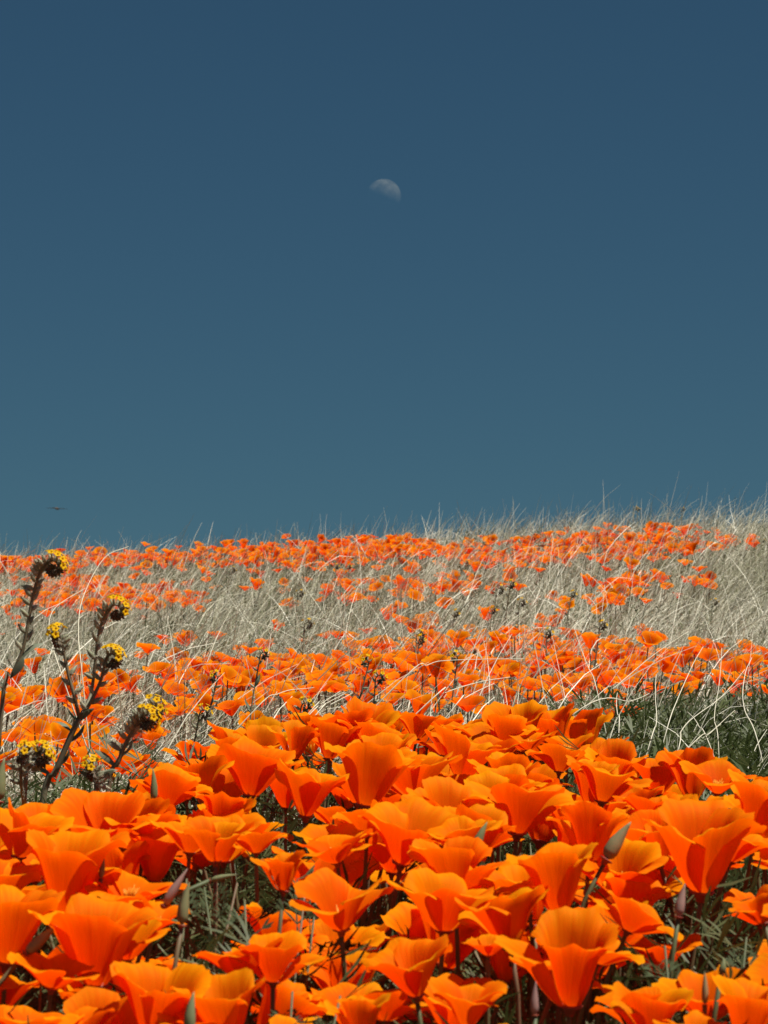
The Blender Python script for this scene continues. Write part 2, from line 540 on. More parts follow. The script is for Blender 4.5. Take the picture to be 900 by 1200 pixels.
def rim_mesh():
    prof = [(0.045, -0.10), (0.07, -0.03), (0.135, 0.005), (0.14, 0.02), (0.10, 0.03), (0.03, 0.035)]
    V, F = [], []
    n = 12
    for r, z in prof:
        for k in range(n):
            V.append((r * math.cos(6.2832 * k / n), r * math.sin(6.2832 * k / n), z))
    for i in range(len(prof) - 1):
        for k in range(n):
            F.append((i * n + k, i * n + (k + 1) % n, (i + 1) * n + (k + 1) % n, (i + 1) * n + k))
    F.append(tuple(range((len(prof) - 1) * n, len(prof) * n)))
    return mesh_from('receptacle', V, F, [M_rim])
ME_RIM = rim_mesh()

ALL_HEADS = []          # (position, radius) of every poppy head built so far

def stem_points(base, head, axis, n=9):
    h = (head - base).length
    return bez(base, base + Vector((random.uniform(-.1, .1) * h, random.uniform(-.1, .1) * h, h * .45)), head - axis * h * .35, head, n)

def poppy(head, axis, width, kind, label, group, detail=True, spin=None, spread=0.0):
    """head: the bottom of the flower cup; width: real width across the rim"""
    L = width / SPAN[kind]
    axis = axis.normalized()
    bx = head.x - axis.x * 0.07 + random.uniform(-.015, .015)
    by = head.y - axis.y * 0.07 + random.uniform(-.015, .015)
    base = Vector((bx, by, g1(bx, by) - 0.006))
    t = thing('poppy', label, 'poppy', base, group)
    h = head - base
    FR = Matrix.Translation(h) @ frame(axis, random.uniform(0, 6.28) if spin is None else spin)
    rs = 0.0013 + 0.006 * width
    pts = stem_points(Vector((0, 0, 0)), h - axis * L * .06, axis)
    V, F = tube(pts, [rs * (1.15 - .35 * i / 8) for i in range(9)], 6 if detail else 5)
    link('stem', mesh_from('stem', V, F, [M_stem]), t)
    for k in range(4):
        inner = k % 2
        op = R(random.gauss(0, 8.5) + (4 if not inner else -4) + spread)
        # the petal is hinged at the receptacle and opens about the tangent there
        m = FR @ Matrix.Rotation(k * math.pi / 2 + R(random.gauss(0, 5)), 4, 'Z') @ Matrix.Translation((0, 0.05 * L, 0)) \
            @ Matrix.Rotation(-op, 4, 'X') @ Matrix.Translation((0, -0.05 * L, 0.01 * L * (1 if inner else 0)))
        sc = L * random.uniform(.92, 1.07)
        m = m @ Matrix.Diagonal((sc * random.choice((-1, 1)), sc, sc, 1))
        link('petal', random.choice(PETALS[kind]), t, m)
    if detail:
        link('stamens', ME_STAMEN, t, FR @ Matrix.Scale(L, 4))
        link('receptacle', ME_RIM, t, FR @ Matrix.Scale(L, 4))
    ALL_HEADS.append((head + axis * L * .4, width * .5))
    return t

def axis_of(lean, fwd):
    return Vector((math.sin(R(lean)), -math.sin(R(fwd)), math.cos(R(lean)) * math.cos(R(fwd))))

def depth_for(py):
    return float(np.interp(py, [800, 840, 880, 930, 1000, 1100, 1200, 1260], [3.55, 3.25, 2.8, 2.38, 2.07, 1.86, 1.72, 1.66]))

NEARG = 'orange poppies crowded together on the near mound'
# bottom of the cup (x, y), width, kind, lean, tilt to the camera, label or None
HEROES = [
    (400, 1090, 122, 'funnel', -2, 16, 'wide-mouthed orange poppy standing clear of the others on a bare upright stem'),
    (320, 1152, 106, 'funnel', 3, 8, 'orange poppy with scalloped rim in front of a dark red one, beside leafy sprays'),
    (284, 1150, 118, 'wide', -6, 4, 'shaded red-orange poppy spread open behind the scallop-rimmed poppy'),
    (488, 1168, 118, 'funnel', -8, 12, 'orange poppy leaning against a smaller smooth cup, its rim notched'),
    (548, 1204, 110, 'funnel', 4, 14, 'fan-shaped orange poppy with darker streaks down the petals, near the pink bud'),
    (668, 1180, 136, 'cup', 2, 14, 'largest deep cup-shaped poppy with glowing red throat beside the pink bud'),
    (572, 1120, 66, 'wide', 0, 10, 'small shallow dark red poppy between the streaked fan and the deep cup'),
    (520, 1092, 140, 'funnel', 5, 8, 'broad dark red-orange poppy with torn inner petals'),
    (655, 1072, 112, 'cup', -4, 10, 'upright orange poppy rising behind the largest deep cup'),
    (735, 1092, 110, 'wide', 28, 4, 'red poppy tipped sideways behind the largest deep cup'),
    (606, 977, 136, 'funnel', 2, 14, 'tall orange poppy with curled lip above bare stems and the ferny gap'),
    (822, 1046, 150, 'cup', 6, 16, 'huge layered orange poppy with red heart over the green hollow'),
    (772, 1010, 130, 'funnel', -20, 8, 'orange poppy leaning away from the huge layered poppy, petals overlapping it'),
    (690, 1010, 92, 'cup', 6, 0, 'plain red-orange poppy cup beside the fat green bud'),
    (358, 957, 106, 'funnel', 4, 12, 'bright orange poppy trumpet above the dark ferny leaf spray'),
    (294, 933, 118, 'funnel', 4, 8, 'tall orange poppy trumpet with a broad back petal, at the mound rim beside dry grass'),
    (428, 945, 110, 'cup', 8, 10, None), (486, 935, 110, 'funnel', -6, 6, None), (540, 912, 82, 'cup', 6, 4, None),
    (470, 1012, 130, 'funnel', 10, 20, 'open orange poppy showing a yellow-edged hollow between folded petals'),
    (395, 1012, 100, 'wide', -10, 4, None),
    (545, 1000, 88, 'funnel', -12, 10, None),
    (332, 1045, 66, 'cup', 6, 0, 'dim red poppy half hidden by the dark ferny leaf spray'),
    (252, 1010, 74, 'cup', -4, 8, None),
    (222, 1000, 110, 'wide', 6, 6, None),
    (124, 997, 124, 'funnel', 0, 22, 'fluted orange poppy with pleated rim below the branching yellow fiddleneck'),
    (22, 1005, 110, 'funnel', 8, 10, None),
    (75, 1072, 150, 'cup', 6, 6, None),
    (150, 1062, 128, 'wide', 8, 8, None),
    (8, 1130, 130, 'cup', 8, 4, None),
    (112, 1156, 150, 'cup', 4, 10, 'ruffled double-looking orange poppy beside the curved green bud'),
    (182, 1222, 132, 'cup', 4, 14, 'golden orange poppy with one broad smooth petal lit yellow'),
    (34, 1228, 140, 'wide', 4, 6, None),
    (268, 1222, 112, 'cup', -6, 6, None),
    (422, 1226, 84, 'cup', 0, 2, 'deep red closed poppy half hidden among blades of grass'),
    (95, 1040, 90, 'wide', -10, 6, None),
    (764, 1222, 130, 'funnel', 0, 12, 'golden orange poppy with flared lip below the green hollow'),
    (812, 1232, 90, 'funnel', 10, 8, None),
    (876, 1226, 112, 'cup', 6, 8, None),
    (896, 1082, 66, 'funnel', -16, 6, None),
    (884, 985, 92, 'cup', 10, 6, None),
    (196, 945, 100, 'wide', 6, 8, None),
    (236, 935, 92, 'funnel', -10, 4, None),
    (705, 940, 100, 'funnel', 8, 6, None), (655, 905, 84, 'wide', 4, 4, None), (760, 960, 84, 'wide', 6, 4, None),
    (840, 930, 92, 'wide', 2, 10, 'shallow orange poppy at the mound rim against the straw tangle'),
    (580, 892, 76, 'wide', -4, 6, None), (520, 886, 70, 'wide', 6, 4, None),
    (488, 866, 58, 'funnel', 10, 4, 'red-orange poppy poking out at the top of the mound beside fallen straw'),
    (345, 890, 60, 'cup', 10, 0, None), (385, 890, 66, 'cup', 4, 0, None),
    (40, 975, 80, 'wide', 0, 10, None), (170, 985, 100, 'wide', 10, 6, None), (70, 965, 80, 'wide', -10, 6, None),
    (300, 1000, 80, 'wide', 0, 10, None), (430, 980, 90, 'wide', 4, 6, None), (620, 1060, 80, 'wide', -6, 6, None),
    (855, 1010, 110, 'wide', 18, 6, None), (180, 1090, 90, 'wide', 14, 6, None), (230, 1160, 70, 'wide', 20, 6, None),
    (60, 1160, 110, 'wide', 10, 6, None), (150, 1125, 110, 'wide', -8, 10, None), (225, 1222, 90, 'wide', 12, 8, None), (100, 1222, 100, 'wide', -6, 10, None),
    (330, 1228, 80, 'wide', 10, 8, None), (600, 1240, 90, 'wide', 0, 10, None), (0, 1062, 110, 'funnel', 10, 10, None), (700, 1130, 90, 'wide', 20, 4, None),
]
n_near = 0
HERO_BOX = []
LANDMARK = []           # (x, y, phrase)
SHAPE = {'cup': 'deep cup-shaped', 'funnel': 'trumpet-shaped', 'wide': 'shallow wide-open'}
def poppy_label(x, y, kind, w, lean, where):
    size = 'small ' if w < .050 else 'large ' if w > .0585 else ''
    tip = 'tilted ' if abs(lean) > 12 else ''
    lx, ly, ph = min(LANDMARK, key=lambda l: math.hypot(l[0] - x, (l[1] - y) * .6))
    dx, dy = x - lx, y - ly
    if math.hypot(dx, dy) < .05:
        rel = 'close against'
    elif dy > abs(dx) * 1.2:
        rel = 'behind'
    elif dy < -abs(dx) * 1.2:
        rel = 'in front of'
    else:
        rel = 'beside'
    words = f'{tip}{size}{SHAPE[kind]} orange poppy {rel} {ph}{where}'.split()
    return ' '.join(words if len(words) <= 16 else words[1:17])
NICK = {0: 'the poppy on the bare upright stem', 1: 'the scallop-rimmed poppy', 3: 'the notched poppy', 4: 'the streaked fan poppy', 5: 'the largest deep cup',
        7: 'the broad dark red poppy', 9: 'the sideways red poppy', 10: 'the curled-lip poppy', 11: 'the huge layered poppy', 13: 'the fat green bud',
        14: 'the bright trumpet over the leaf spray', 15: 'the tall trumpet at the mound rim', 19: 'the poppy with yellow-edged hollow',
        25: 'the fluted poppy', 30: 'the ruffled poppy', 31: 'the golden broad-petalled poppy', 34: 'the deep red closed poppy', 36: 'the golden flared poppy',
        46: 'the shallow poppy by the straw tangle', 49: 'the red-orange poppy poking out on top'}
for i, h in enumerate(HEROES):
    if i in NICK:
        q = at(h[0], h[1], depth_for(h[1] - h[2] * .35)); LANDMARK.append((q.x, q.y, NICK[i]))
for (a, b, ph) in ((3, 930, 'the stout green bud'), (178, 915, 'the slender green bud'), (530, 885, 'the dark bud leaning back'), (50, 935, 'the branching fiddleneck'),
                   (130, 925, 'the leaning two-headed fiddleneck'), (700, 880, 'the weedy gap')):
    q = at(a, b, depth_for(b)); LANDMARK.append((q.x, q.y, ph))
for (x, y, w, kind, lean, fwd, lab) in HEROES:
    d = depth_for(y - w * .35)
    head = at(x, y, d)
    size = w * d / FPX * (1.0 if w < 138 else .93)
    HERO_BOX.append((x, y - w * .38, w * .62, w * .5, head.y))
    poppy(head, axis_of(lean + random.uniform(-2, 2), fwd), size, kind, lab or poppy_label(head.x, head.y, kind, size, lean, ''), NEARG)
    n_near += 1

# the rest of the near mound: a crowded cushion, with green windows left open
WINDOWS = [(300, 1030, 62, 58), (215, 1040, 40, 50), (590, 1010, 36, 60), (835, 1095, 70, 50), (40, 1110, 55, 45), (360, 1150, 40, 60),
           (450, 1075, 40, 30), (610, 1170, 45, 45), (700, 1170, 50, 40), (860, 1030, 30, 25), (250, 1120, 50, 50), (210, 1130, 30, 40)]
CX = [-200, 0, 100, 165, 190, 212, 330, 470, 600, 690, 760, 830, 900, 1100]
CY = [945, 942, 934, 925, 898, 870, 850, 836, 826, 850, 888, 898, 905, 920]
cell = 0.036
cand = []
for i in range(int(1.6 / cell)):
    for j in range(int(2.1 / cell)):
        x = -0.8 + (i + random.uniform(.1, .9)) * cell
        y = 1.62 + (j + random.uniform(.1, .9)) * cell
        cand.append((x, y))
random.shuffle(cand)
field_extra = []
for x, y in cand:
    z = g1(x, y) + (random.uniform(.165, .215) if y > 2.2 else random.uniform(.14, .20))
    px, py = project(x, y, z)
    top = np.interp(px, CX, CY)
    if py - 44 * 2.4 / y < top:
        continue
    if any(((px - a) / rx) ** 2 + ((py - 25 - b) / ry) ** 2 < 0.9 for a, b, rx, ry in WINDOWS):
        continue
    head = Vector((x, y, z))
    if any((head - p).length < (r + .026) * .62 for p, r in ALL_HEADS):
        continue
    if any(y < hy + .02 and ((px - hx) / (hw + 6)) ** 2 + ((py - 30 - hyy) / (hh + 4)) ** 2 < 1 for hx, hyy, hw, hh, hy in HERO_BOX):
        continue
    if py > 1000 and random.random() < .1:
        continue
    if -22 < px < 922 and py < 1225 and n_near < 300:
        w = random.uniform(.044, .060)
        lean, fwd = random.gauss(3, 10), random.gauss(7, 8)
        kind = random.choice(['cup', 'funnel', 'funnel', 'wide', 'wide'])
        poppy(head, axis_of(lean, fwd), w, kind, poppy_label(x, y, kind, w, lean, ''), NEARG)
        n_near += 1
    else:
        field_extra.append(head); ALL_HEADS.append((head, .03))

# ------------------------------------------------------------------ poppies of the field behind: the nearest as things, the rest as one mass
PATCH = [(90, 890, 140, 38, .95), (60, 815, 75, 32, 1), (230, 805, 80, 35, .85), (330, 805, 120, 40, 1), (470, 795, 80, 38, .95), (580, 768, 110, 28, .9), (560, 805, 120, 35, 1),
         (700, 805, 130, 30, 1), (800, 775, 105, 20, 1.1), (885, 800, 30, 30, .9), (640, 742, 60, 14, .5),
         (150, 706, 95, 16, 1.1), (60, 700, 60, 22, .75), (15, 738, 35, 25, .35), (205, 755, 16, 10, .6), (110, 690, 60, 12, .5),
         (500, 688, 70, 14, .85), (800, 688, 65, 11, .95), (745, 692, 50, 14, .8), (690, 715, 60, 15, .3),
         (470, 646, 420, 13, .65), (750, 640, 120, 18, .95), (300, 655, 160, 12, .75), (590, 660, 70, 12, .6), (140, 651, 120, 11, 1.15), (380, 641, 70, 10, 1),
         (450, 640, 50, 8, 1), (30, 662, 70, 12, .9), (380, 690, 130, 30, .32), (620, 690, 110, 25, .36), (540, 735, 90, 10, .2)]
cell = 0.062
far = []
for j in range(int(15.5 / cell)):
    y = 3.9 + j * cell
    half = y * 0.108 * 1.45 + 0.35
    for i in range(int(2 * half / cell)):
        xx = -half + (i + random.uniform(.05, .95)) * cell
        yy = y + random.uniform(-.5, .5) * cell
        z = g1(xx, yy) + random.gauss(.155, .025) - .03 * min(1, max(0, (yy - 7) / 2)) - .02 * min(1, max(0, (yy - 13) / 3))
        px, py = project(xx, yy, z)
        if random.random() > .62 + .38 * (yy < 7.5):
            continue
        p = .014 + sum(w * math.exp(-1.1 * (((px - a) / rx) ** 2 + ((py - b) / ry) ** 2)) for a, b, rx, ry, w in PATCH)
        if yy > 8:
            p = min(1.15, p) ** 1.7 * 1.25
        else:
            p = min(1.2, p) ** 1.15
        if yy > 16.8:
            p *= .3
        if px > 745 and 826 < py < 960:
            p *= .06
        if random.random() > p * (.74 if yy > 8 else .56):
            continue
        inside = -15 < px < 915
        if inside and py > np.interp(px, CX, CY) + 12:
            continue
        far.append((yy, xx, z, inside))
far.sort()
MIDG = 'orange poppies in the field behind the mound'
LANDMARK = []
for a, b, d, ph in ((55, 820, 4.6, 'the branching fiddleneck'), (238, 830, 4.4, 'the fiddleneck above the mound rim'), (309, 770, 5.4, 'the slender leaning fiddleneck'),
                    (380, 828, 4.3, 'the three fallen straws'), (440, 785, 5.0, 'the paired yellow-crowned fiddlenecks'), (540, 785, 4.9, 'the long flat-arched straw'),
                    (700, 800, 4.7, 'the straight slanting straw'), (800, 800, 4.6, 'the bowed straw over the weeds'), (880, 800, 4.5, 'the crooked straw')):
    q = at(a, b, d); LANDMARK.append((q.x, q.y, ph))
budget = max(0, 310 - n_near)
mass = [(h.x, h.y, h.z) for h in field_extra]
for yy, xx, z, inside in far:
    if inside and budget > 0:
        w, kind, lean = random.uniform(.042, .060), random.choice(['cup', 'funnel', 'wide', 'wide']), random.gauss(3, 10)
        poppy(Vector((xx, yy, z)), axis_of(lean, random.gauss(8, 9)), w, kind,
              poppy_label(xx, yy, kind, w, lean, ' in the field'), MIDG, detail=False)
        budget -= 1
    else:
        mass.append((xx, yy, z))

def poppy_mass(points):
    low = []
    for kind in ('cup', 'funnel', 'wide'):
        for s in range(4):
            Vs, Fs, Us = [], [], []
            b = 0
            r = random.Random(s * 7 + len(kind))
            for k in range(4):
                V, F, UV = petal_arrays(kind, s * 31 + k * 5 + len(kind) * 100, 6, 5)
                m = np.array((Matrix.Rotation(k * math.pi / 2 + r.gauss(0, .1), 3, 'Z') @ Matrix.Rotation(r.gauss(0, .1), 3, 'X')))
                Vs.append(V @ m.T / SPAN[kind]); Fs.append(F + b); Us.append(UV); b += len(V)
            low.append((np.concatenate(Vs), np.concatenate(Fs), np.concatenate(Us)))
    AV, AF, AU, AT, AM = [], [], [], [], []
    b = 0
    for (x, y, z) in points:
        V, F, U = random.choice(low[:2] + low[8:] + low[8:] + low[4:6])
        a = axis_of(random.gauss(3, 12), random.gauss(18, 12))
        fr = np.array(frame(a, random.uniform(0, 6.28)).to_3x3())
        w = random.uniform(.040, .058)
        AV.append(V @ fr.T * w + np.array((x, y, z)))
        AF.append(F + b); AU.append(U); AT.append(np.full(len(V), random.random())); AM.append(np.zeros(len(F), int))
        b += len(V)
        gx_, gy_ = x - a.x * .05, y - a.y * .05
        p0 = Vector((gx_, gy_, g1(gx_, gy_) - .005)); p1 = Vector((x, y, z + .002))
        v, f = tube([p0, p0.lerp(p1, .5) + Vector((random.uniform(-.01, .01), 0, 0)), p1], [.0014, .0013, .0012], 4, cap=False)
        AV.append(np.array([tuple(q) for q in v])); AF.append(np.array(f) + b); AU.append(np.zeros((len(v), 2)))
        AT.append(np.full(len(v), random.random())); AM.append(np.ones(len(f), int)); b += len(v)
    me = mesh_np('poppy_field', np.concatenate(AV), np.concatenate(AF), [M_petal_far, M_stem_far], tint=np.concatenate(AT),
                 mi=np.concatenate(AM), uvs=np.concatenate(AU))
    o = link('poppy_field', me)
    o['kind'] = 'stuff'
    tag(o, 'mass of small orange poppies scattered up the grassy hillside to its crest', 'poppies')
poppy_mass(mass)
print('poppies: near', n_near, 'mass', len(mass), 'left', budget)

# ------------------------------------------------------------------ poppy buds
def bud_mesh(name, mat, slim):
    prof = [(0, .0), (.03, .012), (.10, .10), (.22, .13), (.45, .12), (.7, .075), (.9, .03), (1.0, .004)]
    V, F = tube([(0.04 * math.sin(p * 3), 0, p) for p, r in prof], [r * slim for p, r in prof], 10)
    # six shallow ridges
    V = [Vector((v.x * (1 + .06 * math.cos(5 * math.atan2(v.y, v.x))), v.y * (1 + .06 * math.cos(5 * math.atan2(v.y, v.x))), v.z)) for v in V]
    return mesh_from(name, V, F, [mat])
BUDS = [  # base x, y, length px, lean, tilt, colour, slimness, label
    (627, 1190, 40, 2, 0, 'pink', 1.0, 'upright pinkish poppy bud beside the largest deep cup-shaped poppy'),
    (213, 1085, 52, 10, 0, 'green', 1.0, 'upright green poppy bud with a pale collar at the edge of the ferny gap'),
    (192, 1062, 52, 32, 0, 'pink', .8, 'reddish-brown poppy bud leaning beside the green bud with pale collar'),
    (30, 1118, 52, 48, 0, 'green', 1.0, 'dark green poppy bud leaning over towards the ruffled poppy'),
    (222, 1212, 50, 6, 0, 'green', 1.1, 'curved dark green poppy bud in front of the golden orange poppy'),
    (710, 1008, 54, 34, 0, 'green', 1.35, 'fat green poppy bud leaning beside the plain red-orange cup'),
    (795, 1075, 40, 12, 0, 'pink', 1.2, 'blunt greyish pink poppy bud under the huge layered poppy'),
    (538, 902, 40, -24, 0, 'green', 1.1, 'dark green poppy bud leaning back at the top of the mound'),
    (556, 998, 38, 24, 0, 'green', 1.2, 'short olive poppy bud above the broad dark red poppy'),
    (180, 940, 40, -2, 0, 'green', .9, 'slender green poppy bud beside the fiddleneck stems'),
    (-2, 940, 52, 8, 0, 'green', 1.2, 'stout green poppy bud at the foot of the tall curled fiddleneck'),
    (826, 1178, 40, 0, 0, 'green', .8, 'slim pale green poppy bud rising between the golden poppies below the hollow'),
    (845, 1142, 20, 10, 0, 'green', 1.8, 'small round pale green bud in the green hollow'),
    (118, 1030, 30, 6, 0, 'green', .9, 'little green bud under the fluted poppy'),
    (246, 1032, 34, 78, 0, 'green', .8, 'green bud pointing sideways in the ferny gap'),
]
ME_BUD = {('green'): bud_mesh('bud_cap', M_bud_green, 1), ('pink'): bud_mesh('bud_cap', M_bud_pink, 1)}
for (x, y, ln, lean, fwd, c, slim, lab) in BUDS:
    d = depth_for(y - 30) - .04
    head = at(x, y, d)
    a = axis_of(lean, fwd).normalized()
    bx, by = head.x - math.sin(R(min(lean, 40))) * .05, head.y + .01
    base = Vector((bx, by, g1(bx, by) - .005))
    t = thing('poppy_bud', lab, 'flower bud', base, 'poppy buds on the near mound')
    L = ln * d / FPX
    h = head - base
    V, F = tube(stem_points(Vector(), h, a), [.0015] * 5 + [.0013] * 4, 6)
    link('stem', mesh_from('stem', V, F, [M_stem]), t)
    FR = Matrix.Translation(h) @ frame(a, random.uniform(0, 6.28))
    link('cap', ME_BUD[c], t, FR @ Matrix.Diagonal((L * slim, L * slim, L, 1)))
    link('receptacle', ME_RIM, t, FR @ Matrix.Scale(L * .85 * slim, 4))

# ------------------------------------------------------------------ ferny poppy leaves
def fern_leaf(seed, k=1.0, simple=False):
    """one finely divided leaf, about 1 long, growing up +Z and arching to +X"""
    r = random.Random(seed)
    V, F = [], []
    def ribbon(p0, p1, w0, w1, nrm):
        d = (p1 - p0)
        s = d.cross(nrm)
        if s.length < 1e-6:
            return
        s.normalize()
        mid = p0.lerp(p1, .6) + nrm * d.length * .06
        b = len(V)
        V.extend([p0 - s * w0 * .6, p0 + s * w0 * .6, mid + s * w1, mid - s * w1, p1 + s * w1 * .25, p1 - s * w1 * .25])
        F.extend([(b, b + 1, b + 2, b + 3), (b + 3, b + 2, b + 4, b + 5)])
    spine = [Vector((0.45 * t * t * .8, 0.03 * math.sin(5 * t + seed), t * (1 - .22 * t))) for t in np.linspace(0, 1, 8)]
    for i in range(7):
        ribbon(spine[i], spine[i + 1], .0035 * k, .003 * k, Vector((-.6, .2, .5)).normalized())
    for i in range(3 if simple else 2, 8, 2 if simple else 1):
        t = i / 7
        for s in (-1, 1):
            ln = (.40 - .26 * abs(t - .5)) * r.uniform(.8, 1.15)
            up = (spine[min(i, 7)] - spine[i - 1]).normalized()
            dirn = (up * r.uniform(.6, 1.0) + Vector((r.uniform(-.3, .3), s * 1.0, r.uniform(-.1, .3)))).normalized()
            p0 = spine[i]; p1 = p0 + dirn * ln * .5
            n = dirn.cross(Vector((0, s, 0.3))).normalized() if abs(dirn.y) < .98 else Vector((1, 0, 0))
            ribbon(p0, p1, .0035 * k, .004 * k, n)
            for q in ((0,) if simple else (-1, 0, 1)):
                d2 = (dirn + up * q * .65 + Vector((r.uniform(-.25, .25), r.uniform(-.25, .25), r.uniform(-.1, .3)))).normalized()
                ribbon(p1, p1 + d2 * ln * r.uniform(.35, .6), .0035 * k, .0055 * k, n)
    return np.array([tuple(v) for v in V]), np.array(F)
LEAVES = [fern_leaf(s) for s in range(6)]
LEAVES_FAR = [fern_leaf(s, 3.0, True) for s in range(4)]
LEAVES_WEED = [fern_leaf(60 + s, 1.5) for s in range(4)]

def leaf_mass(pts):
    """pts: (x, y, length, lean azimuth, lean angle)"""
    AV, AF, AT = [], [], []
    b = 0
    for (x, y, ln, az, le) in pts:
        V, F = random.choice(LEAVES if y < 3.7 else LEAVES_WEED if y < 6.5 and x / y * FPX > 250 else LEAVES_FAR)
        m = np.array((Matrix.Rotation(az, 3, 'Z') @ Matrix.Rotation(le, 3, 'Y') @ Matrix.Rotation(random.uniform(0, .6), 3, 'Z')))
        AV.append(V @ m.T * ln + np.array((x, y, g1(x, y) - .004)))
        AF.append(F + b); AT.append(np.full(len(V), random.random())); b += len(V)
    o = link('ferny_foliage', mesh_np('ferny_foliage', np.concatenate(AV), np.concatenate(AF), [M_leaf], tint=np.concatenate(AT)))
    o['kind'] = 'stuff'
    tag(o, 'ferny grey-green leaves filling the ground between the flowers', 'foliage')
lp = []
for _ in range(4300):
    yl = random.uniform(1.2, 3.6)
    lp.append((random.uniform(-.75, .75), yl, random.uniform(.10, .225) * (1 if yl > 1.8 else .62), random.uniform(0, 6.28), random.uniform(-.1, .8)))
for _ in range(1500):
    y = random.uniform(3.6, 7.6); h = y * .108 * 1.3 + .15
    lp.append((random.uniform(-h, h), y, random.uniform(.06, .15), random.uniform(0, 6.28), random.uniform(-.1, .9)))
for _ in range(750):                     # weeds in the gap at the right of the mound
    y = random.uniform(4.2, 6.4); x = at(random.uniform(700, 1000), 800, y).x
    lp.append((x, y, random.uniform(.15, .26), random.uniform(0, 6.28), random.uniform(-.1, .7)))
for _ in range(3400):
    y = random.uniform(7.6, 17.5); h = y * .108 * 1.3
    lp.append((random.uniform(-h, h), y, random.uniform(.08, .17), random.uniform(0, 6.28), random.uniform(-.1, .8)))
leaf_mass(lp)

# leaf sprays that stand out singly in the gaps of the mound
SPRAYS = [(300, 1075, 110, -6, 'dark ferny leaf spray fanning out beneath the bright trumpet poppy'),
          (330, 1070, 120, 12, 'tall dark ferny leaf spray in front of the dim red poppy'),
          (345, 1060, 90, 12, 'ferny leaf spray leaning beside the dark tall spray, tip against orange petals'),
          (275, 1060, 90, -16, 'dark ferny leaf spray leaning away from the bright trumpet poppy'),
          (205, 1050, 70, 6, 'grey-green ferny leaf tuft beside the reddish bud'),
          (225, 1055, 66, 24, 'grey-green ferny leaf spray spreading towards the sideways green bud'),
          (330, 1185, 66, 6, 'fine green leaf spray below the scallop-rimmed poppy'),
          (350, 1190, 60, 24, 'fine green leaf spray beside the clear-standing poppy stem'),
          (575, 1010, 70, -14, 'ferny leaf spray under the tall curled-lip poppy'),
          (590, 1070, 80, 8, 'leaf spray in the dark gap under the curled-lip poppy stems'),
          (800, 1130, 80, -10, 'grey-green leaf spray in the hollow under the huge layered poppy'),
          (850, 1120, 80, 12, 'wispy leaf spray in the hollow beside the small round bud'),
          (40, 1150, 70, 4, 'leafy tuft below the leaning dark green bud')]
ME_SPRAY = []
for s in range(4):
    V, F = fern_leaf(40 + s, 3.4)
    ME_SPRAY.append(mesh_np('leaf_blade', V, F, [M_leaf_one]))
for (x, y, ln, lean, lab) in SPRAYS:
    d = depth_for(y - 20) + .05
    p = at(x, y, d)
    L = ln * d / FPX
    base = Vector((p.x, p.y, g1(p.x, p.y) - .004))
    h = p.z - base.z
    t = thing('leaf_spray', lab, 'leaf spray', base, 'ferny leaf sprays in the near mound')
    V, F = tube([(0, 0, 0), (0, 0, h * .5), (math.sin(R(lean)) * h * .3, 0, h + .01)], [.0009, .0008, .0006], 5)
    link('stalk', mesh_from('stalk', V, F, [M_stem]), t)
    for k in range(4):
        m = Matrix.Translation((math.sin(R(lean)) * h * (.06 * k), 0, h * (.6 + .1 * k))) @ Matrix.Rotation(R(lean), 4, 'Y') @ \
            Matrix.Rotation(k * 2.4 + random.uniform(0, 1), 4, 'Z') @ Matrix.Rotation(R(random.uniform(5, 30)), 4, 'Y') @ Matrix.Scale(L * random.uniform(.7, 1), 4)
        link('leaf', random.choice(ME_SPRAY), t, m)

